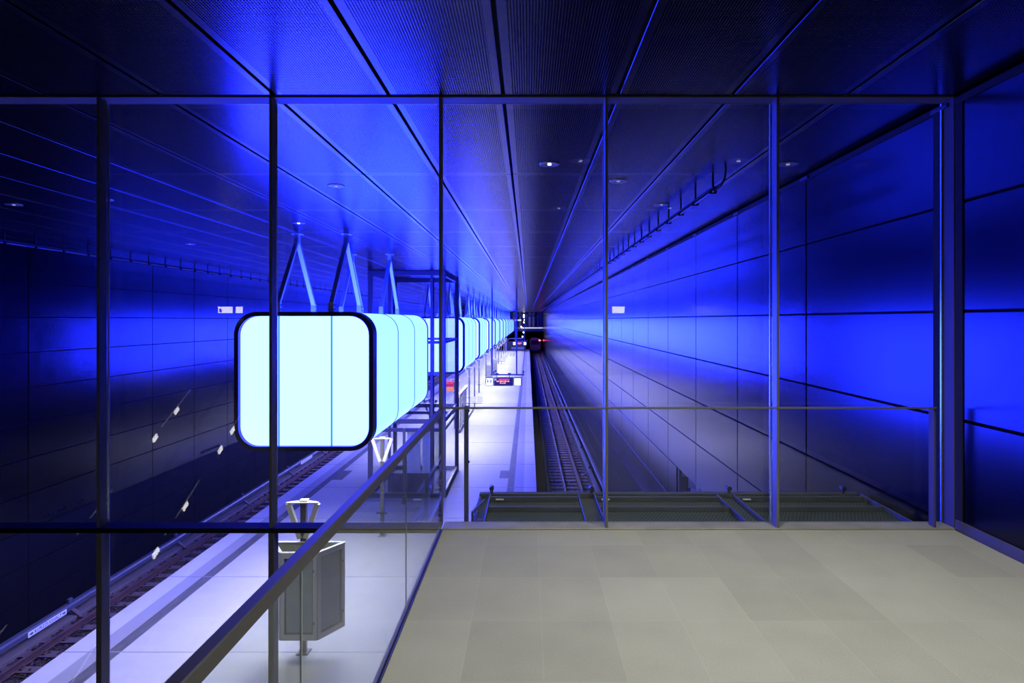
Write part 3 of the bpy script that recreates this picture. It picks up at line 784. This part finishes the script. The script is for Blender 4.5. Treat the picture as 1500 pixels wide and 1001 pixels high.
def sleeper(cx):
    m = MB()
    z = RAIL - .165
    m.prism([(cx - 1.25, z - .16), (cx + 1.25, z - .16), (cx + 1.25, z - .03), (cx + 1.22, z), (cx - 1.22, z), (cx - 1.25, z - .03)], -.13, .13, 'y')
    o = m.build('sleeper', 'sleep')
    for s in (-.75, .75):
        b = MB()
        for d in (-.11, .11):
            b.bbox(cx + s + d - .035, cx + s + d + .035, -.06, .06, z, z + .035, .006)
            b.tube((cx + s + d, 0, z + .03), (cx + s + d, 0, z + .075), .016, 6)
        f = b.build('rail_fastener', 'rust'); f.parent = o
    return o
def row(cx, y0, n, lab, grp):
    s0 = sleeper(cx); s0.location = (0, y0, 0); tag(s0, lab, 'sleeper', grp)
    for k in range(1, n):
        if k < 60: c = copy_tree(s0, k * .65)
        else:
            c = s0.copy(); C.objects.link(c); c.location = (0, y0 + k * .65, 0)
row(1.685, 24.2, 190, 'concrete sleeper of the right track beside the platform', 'sleepers of the right track')
row(-10.59, 11.5, 62, 'concrete sleeper of the left track, dusty purple grey', 'sleepers of the left track')

def ballast(x0, x1, y0, y1, n, nm, lab, skip):
    m = MB(); zb_ = RAIL - .235
    for k in range(n):
        x = random.uniform(x0, x1)
        y = y0 + (y1 - y0) * random.random() ** 1.7
        if any(abs(x - r) < .07 for r in skip): continue
        ph = ((y - (24.2 if x > 0 else 11.5) + .325) % .65) - .325
        on = abs(ph) < .14
        if on and random.random() < .93: continue
        r = random.uniform(.022, .042)
        z = zb_ + random.uniform(.01, .055) + (.05 if on else 0)
        vs = []
        for (a, b, c) in ((1, 0, 0), (-1, 0, 0), (0, 1, 0), (0, -1, 0), (0, 0, 1), (0, 0, -1)):
            q = r * random.uniform(.7, 1.25)
            vs.append((x + a * q + random.uniform(-.2, .2) * r, y + b * q + random.uniform(-.2, .2) * r, z + c * q * .8))
        m.add(vs, [(0, 2, 4), (2, 1, 4), (1, 3, 4), (3, 0, 4), (2, 0, 5), (1, 2, 5), (3, 1, 5), (0, 3, 5)])
    o = m.build(nm, 'ball'); tag(o, lab, 'ballast', kind='stuff')
ballast(-11.86, -9.3, 12, 40, 15000, 'ballast_left', 'loose ballast stones between the left track sleepers', (-11.34, -9.84))
ballast(.82, 3.0, 26, 70, 12000, 'ballast_right', 'loose ballast stones between the right track sleepers', (2.435, .935, 1.69))

def conductor(x, s, lab):
    t = thing('conductor_rail', lab, 'conductor rail', (x, 60, RAIL - .1), 'covered conductor rails by the tunnel walls')
    MB().prism([(x - .085, RAIL + .03), (x + .085, RAIL + .03), (x + .085, RAIL + .14), (x + .06, RAIL + .19), (x - .06, RAIL + .19), (x - .085, RAIL + .14)], BACK, 150.5, 'y').build('cover', 'cover', t)
    k = 0
    y = 11.6
    while y < 120:
        b = MB()
        b.bbox(x - s * .0 - .035, x + .035, y - .07, y + .07, RAIL + .19, RAIL + .31, .006)
        b.build('upstand', 'cover' if x < 0 else 'blackp', t)
        b = MB()
        b.bar((x - s * .05, y, RAIL + .03), (x - s * .30, y + .0, RAIL - .15), .12, .05, (0, 1, 0))
        b.bbox(min(x - s * .26, x - s * .55), max(x - s * .26, x - s * .55), y - .08, y + .08, RAIL - .165, RAIL - .135, .004)
        b.build('support_arm', 'sleep', t)
        y += 5.02
conductor(-12.0, -1, 'covered conductor rail along the left wall, carries a white sign')
conductor(3.06, 1, 'covered conductor rail along the right wall')

# ------------------------------------------------------------------ writing
def text(body, size, loc, rot, mt, parent, ext=.002, nm='lettering', sx=1.0):
    cu = bpy.data.curves.new(nm, 'FONT'); cu.body = body; cu.size = size; cu.extrude = ext
    cu.align_x = 'CENTER'; cu.align_y = 'CENTER'; cu.materials.append(M[mt] if isinstance(mt, str) else mt)
    o = bpy.data.objects.new(nm, cu); C.objects.link(o); o.rotation_euler = rot; o.scale = (sx, 1, 1)
    bpy.context.view_layer.update()
    me = bpy.data.meshes.new_from_object(o.evaluated_get(bpy.context.evaluated_depsgraph_get()))
    o2 = bpy.data.objects.new(nm, me); C.objects.link(o2); o2.rotation_euler = rot; o2.scale = (sx, 1, 1)
    bpy.data.objects.remove(o); o2.name = nm; o = o2
    if parent is not None:
        o.parent = parent; o.location = Vector(loc) - parent.location
    else: o.location = loc
    return o
RL = (math.pi / 2, 0, math.pi / 2)          # faces +X, reads along +Y
ks = thing('track_sign', 'white sign reading KURZZUGHALT on left conductor rail cover', 'sign', (-11.905, 15.75, RAIL + .02))
MB().bbox(-11.912, -11.902, 15.12, 16.38, RAIL + .015, RAIL + .145, .002).build('plate', 'signw', ks)
text('KURZZUGHALT', .125, (-11.8995, 15.75, RAIL + .08), RL, 'ink', ks, .001, sx=.98)
for cy in (15.22, 16.28):
    m = MB().prism([(cy - .06, RAIL + .065), (cy, RAIL + .065), (cy, RAIL + .04), (cy + .06, RAIL + .08), (cy, RAIL + .12), (cy, RAIL + .095), (cy - .06, RAIL + .095)], -11.901, -11.899, 'x')
    m.build('arrow', 'ink', ks)
k2 = thing('track_sign', 'small white lined sign further along left conductor rail', 'sign', (-11.905, 34, RAIL + .02))
m = MB().bbox(-11.912, -11.902, 33.3, 35.0, RAIL + .01, RAIL + .17, .002).build('plate', 'signw', k2)
m = MB()
for z in (.045, .09, .13): m.box(-11.901, -11.899, 33.4, 34.9, RAIL + z, RAIL + z + .012)
m.build('text_rows', 'ink', k2)
WT = mat('raised_letter_steel', (.05, .045, .055), .35, .9)
for i, y in enumerate((16.97, 24.75, 32.5)):
    tt = text('HAFENCITY UNIVERSITÄT', .125, (XL + .008, y, -5.03), RL, WT, None, .006, 'wall_lettering', 1.0)
    tag(tt, ['raised letters HAFENCITY UNIVERSITÄT low on left wall, nearest', 'raised letters HAFENCITY UNIVERSITÄT on left wall left of the light box',
             'raised letters HAFENCITY UNIVERSITÄT on left wall, farthest'][i], 'lettering', 'station name letterings')

# ------------------------------------------------------------------ downlights
def downlight(x, y, lab, power=0, col=(1, .97, .90), size=78, bright=True):
    t = thing('downlight', lab, 'downlight', (x, y, CEIL), 'round recessed downlights in the ceiling')
    n = 20; m = MB(); vs = []
    prof = [(.120, -.001), (.115, -.008), (.098, -.008), (.07, -.0035), (.03, -.002)]
    for r, z in prof:
        for k in range(n):
            a = 2 * math.pi * k / n; vs.append((x + r * math.cos(a), y + r * math.sin(a), CEIL + z))
    fs = []
    for i in range(len(prof) - 1):
        for k in range(n):
            j = (k + 1) % n; fs.append((i * n + k, i * n + j, (i + 1) * n + j, (i + 1) * n + k))
    m.add(vs, fs); m.build('reflector_ring', 'dish', t, True)
    MB().tube((x, y, CEIL - .012), (x, y, CEIL - .003), .022, 12).build('lamp', 'lens' if bright else 'lens_dim', t)
    if power:
        ld = bpy.data.lights.new('downlight_lamp', 'SPOT'); ld.energy = power; ld.color = col
        ld.spot_size = math.radians(size); ld.spot_blend = .8; ld.shadow_soft_size = .06
        l = bpy.data.objects.new('downlight_lamp', ld); C.objects.link(l); l.parent = t; l.location = (0, 0, -.03)
DL = [(.25, 7.4, 'round downlight above the grating with a bright point', TRACK_SPOT * .09),
      (3.03, 7.4, 'round downlight in the ceiling near the right wall', TRACK_SPOT * .05),
      (1.18, 8.3, 'faint round downlight right of the bright one', 0),
      (2.1, 10.0, 'faint round downlight beside the cable rail end', 0),
      (-4.3, 11.9, 'round downlight above front of the nearest light box', 0),
      (-8.1, 15.2, 'round downlight in left half of the ceiling, right of two', TRACK_SPOT * 1.1),  # strong spot added in this faint fitting to whiten the left platform
      (-8.1, 10.0, 'round downlight at far left of the ceiling', 0),
      (-2.6, 8.6, 'round downlight above the platform, right of the stairs', TRACK_SPOT),
      (-6.4, 9.6, 'round downlight above the platform, left of the stairs', TRACK_SPOT * 1.6),
      (.6, 3.35, 'round downlight over the mezzanine floor, left one', MEZZ_SPOT * 1.3),
      (2.4, 3.35, 'round downlight over the mezzanine floor, right one', MEZZ_SPOT * .95),
      (.5, .3, 'round downlight behind the viewer, left one', MEZZ_SPOT * .35),
      (2.3, .3, 'round downlight behind the viewer, right one', MEZZ_SPOT * .25)]
for x, y, lab, p in DL: downlight(x, y, lab, p, size=(120 if y < 5 else 84), bright=(y < 5 or (x, y) in ((.25, 7.4), (-4.3, 11.9))))

# ------------------------------------------------------------------ escalator behind the viewer, seen reflected in the glass wall
TS = 0.57
def ez(y): return -2.23 - (y + 2.2) * TS
es = thing('escalator', 'escalator behind the viewer with lit balustrades, mirrored in the glass wall', 'escalator', (-6.7, 5.4, PLAT))
y0e, y1e = 5.4, -6.0
m = MB()
m.add([(x, y, ez(y) + dz) for x in (-7.35, -6.05) for y, dz in ((y0e, -.95), (y1e, -.95), (y1e, -1.35), (y0e, -1.35))],
      [(0, 1, 2, 3), (4, 7, 6, 5), (0, 4, 5, 1), (1, 5, 6, 2), (2, 6, 7, 3), (3, 7, 4, 0)])
m.build('truss', 'frame', es)
m = MB()
for k in range(28):
    y = 5.2 - k * .4; m.bbox(-7.2, -6.2, y - .4, y, ez(y) - .95, ez(y) - .74, .01)
m.build('steps', 'navy', es)
for x in (-7.42, -5.98):
    MB().bar((x, y0e, ez(y0e) + .12), (x, y1e, ez(y1e) + .12), .07, .05).build('handrail', 'blackp', es)
    MB().bar((x, y0e, ez(y0e) - .35), (x, y1e, ez(y1e) - .35), .02, .85).build('balustrade_panel', 'frame', es)
for x, ys_ in ((-5.955, (-2.2, -1.7, -.44, .43)), (-7.395, (-2.77, -2.0, -.46))):
    for y in ys_:
        MB().bar((x, y - .07, ez(y - .07)), (x, y + .07, ez(y + .07)), .02, .09).build('lamp', 'lampw', es)
    for y in (-3.3, -.9, 1.6):
        MB().bar((x + .01, y, ez(y) + .075), (x + .01, y + 1.1, ez(y + 1.1) + .075), .01, .012).build('streak_strip', 'signlit', es)  # glowing strips added to draw thin bright streaks in the mirrored view
for x0, x1, lab in ((-8.1, -7.72, 'lit white wayfinding sign behind the viewer, mirrored left of the light box'), (-7.64, -7.46, 'small lit white sign beside it behind the viewer'),
                    (1.92, 1.99, 'narrow lit white sign behind the viewer, mirrored on the right wall'), (2.2, 2.52, 'lit white sign behind the viewer, mirrored on the right wall')):
    t = thing('lit_sign', lab, 'lit sign', ((x0 + x1) / 2, -6.0, CEIL), 'lit signs hung behind the viewer')
    MB().bbox(x0 - .01, x1 + .01, -6.06, -6.005, .17, .36, .004).build('housing', 'navy', t)
    MB().box(x0, x1, -6.004, -6.0, .18, .35).build('lit_face', 'lampw', t)
    MB().bar(((x0 + x1) / 2, -6.03, .36), ((x0 + x1) / 2, -6.03, CEIL - .002), .02, .02).build('drop_rod', 'navy', t)
    if x0 < -8: MB().box(x0 + .03, x0 + .10, -5.999, -5.997, .20, .29).build('red_square', 'led_r', t)

# ------------------------------------------------------------------ far end of the station
FM = 150.0
fz = thing('far_footbridge', 'far mezzanine deck crossing the station above the platform end', 'footbridge', (-2, FM, -2.1))
MB().box(XL + .05, XR - .05, FM, FM + 6, -2.15, -1.75).build('deck', 'vwhite', fz)
MB().box(XL + .05, XR - .05, FM - .1, FM - .002, -2.65, -2.25).build('girder', 'cover', fz)
for k in range(5): MB().box(-1.2 + k * 1.05, -1.0 + k * 1.05, FM - .2, FM - .11, -2.62, -2.28).build('stiffener', 'navy', fz)
MB().box(-1.5, XR - .05, FM - .05, FM + .05, -1.99, -1.75).build('bright_edge', mat('glow_edge', (.8, .75, .6), .4, 0, (1, .9, .75), .8), fz)  # pale deck edge; its brightness is put in as emission
for x in (-3.4, -1.9, .4, 1.3): MB().bbox(x - .25, x + .25, FM + 2, FM + 2.5, -1.749, CEIL - .001, .01).build('column', 'wallg', fz)
MB().bbox(-3.3, 1.6, FM + .4, FM + .8, .75, 1.30, .01).build('upper_beam', 'navy', fz)
MB().bbox(2.20, 2.32, FM - .5, FM - .4, -1.9, 1.2, .01).build('white_post', 'vwhite', fz)
bk2 = MB().box(XL + .05, XR - .05, FM + 5.6, FM + 5.8, -1.74, CEIL - .01)
struct(bk2.build('wall_upper_end', mat('end_blue_wall', (.10, .10, .2), .5)), 'dark wall behind far footbridge', 'wall')
for i, (x, z) in enumerate(((-1.0, 1.15), (-1.0, .7), (-.85, .0), (-1.0, -.6), (-1.6, -1.6), (-1.05, -2.9), (-1.3, -3.9))):
    MB().box(x - .12, x + .12, FM - .6, FM - .5, z - .14, z + .14).build('lamp', 'lampw', fz)
for x0 in (-4.4, -3.1, -2.3): MB().box(x0, x0 + .7, FM - .4, FM - .3, -.2, .12).build('lit_sign', 'signlit', fz)

st = thing('far_stair_housing', 'dark stair housing with white curved rail at far platform end', 'stair housing', (-2.5, 143, PLAT))
MB().bbox(-4.6, -.5, 141, 142.8, PLAT, -4.75, .02).build('housing', 'navy', st)
MB().bbox(-3.7, -.9, 140.9, 140.99, PLAT + .05, PLAT + .6, .02).build('pale_panel', 'wallg', st)
pts = [(-5.1, 140.5, -5.35), (-4.75, 140.5, -4.95), (-4.4, 140.5, -4.30), (-4.0, 140.5, -4.1), (-1.1, 140.5, -4.1)]
m = MB()
for a, b in zip(pts, pts[1:]): m.tube(a, b, .16, 8)
m.build('white_rail', 'vwhite', st)
dr = thing('column_drum', 'pale round column at far platform end', 'column', (-4.9, 139, PLAT))
MB().tube((-4.9, 139, PLAT), (-4.9, 139, -4.9), .35, 16).build('drum', 'wallg', dr)

# train standing on the right track far away
tr = thing('train', 'dark red underground train with a bright tail lamp on right track', 'train', (1.65, 152, RAIL))
ty = 152.0
hull = [(.40, RAIL + .55), (2.95, RAIL + .55), (2.98, RAIL + 1.3), (2.90, RAIL + 2.9), (2.55, RAIL + 3.3), (1.68, RAIL + 3.42), (.80, RAIL + 3.3), (.45, RAIL + 2.9), (.37, RAIL + 1.3)]
MB().prism(hull, ty, ty + 38, 'y').build('body', 'train', tr)
MB().box(.62, 2.72, ty - .04, ty - .001, RAIL + 1.7, RAIL + 2.75).build('windscreen', 'traing', tr)
MB().box(.9, 2.45, ty - .06, ty - .01, RAIL + .3, RAIL + .75).build('coupler_skirt', 'blackp', tr)
MB().tube((2.72, ty - .12, RAIL + 2.72), (2.72, ty - .02, RAIL + 2.72), .16, 14).build('tail_lamp', 'lampr', tr)
MB().tube((3.02, ty - .12, RAIL + 2.72), (3.02, ty - .02, RAIL + 2.72), .08, 14).build('tail_lamp', 'lampr', tr)
for y in (ty + 3, ty + 15, ty + 33):
    MB().tube((.95, y, RAIL + .38), (2.42, y, RAIL + .38), .38, 16).build('wheelset', 'blackp', tr)
MB().box(.3, 3.0, ty + 1, ty + 1.1, RAIL + .05, RAIL + .2).build('bogie_beam', 'blackp', tr)
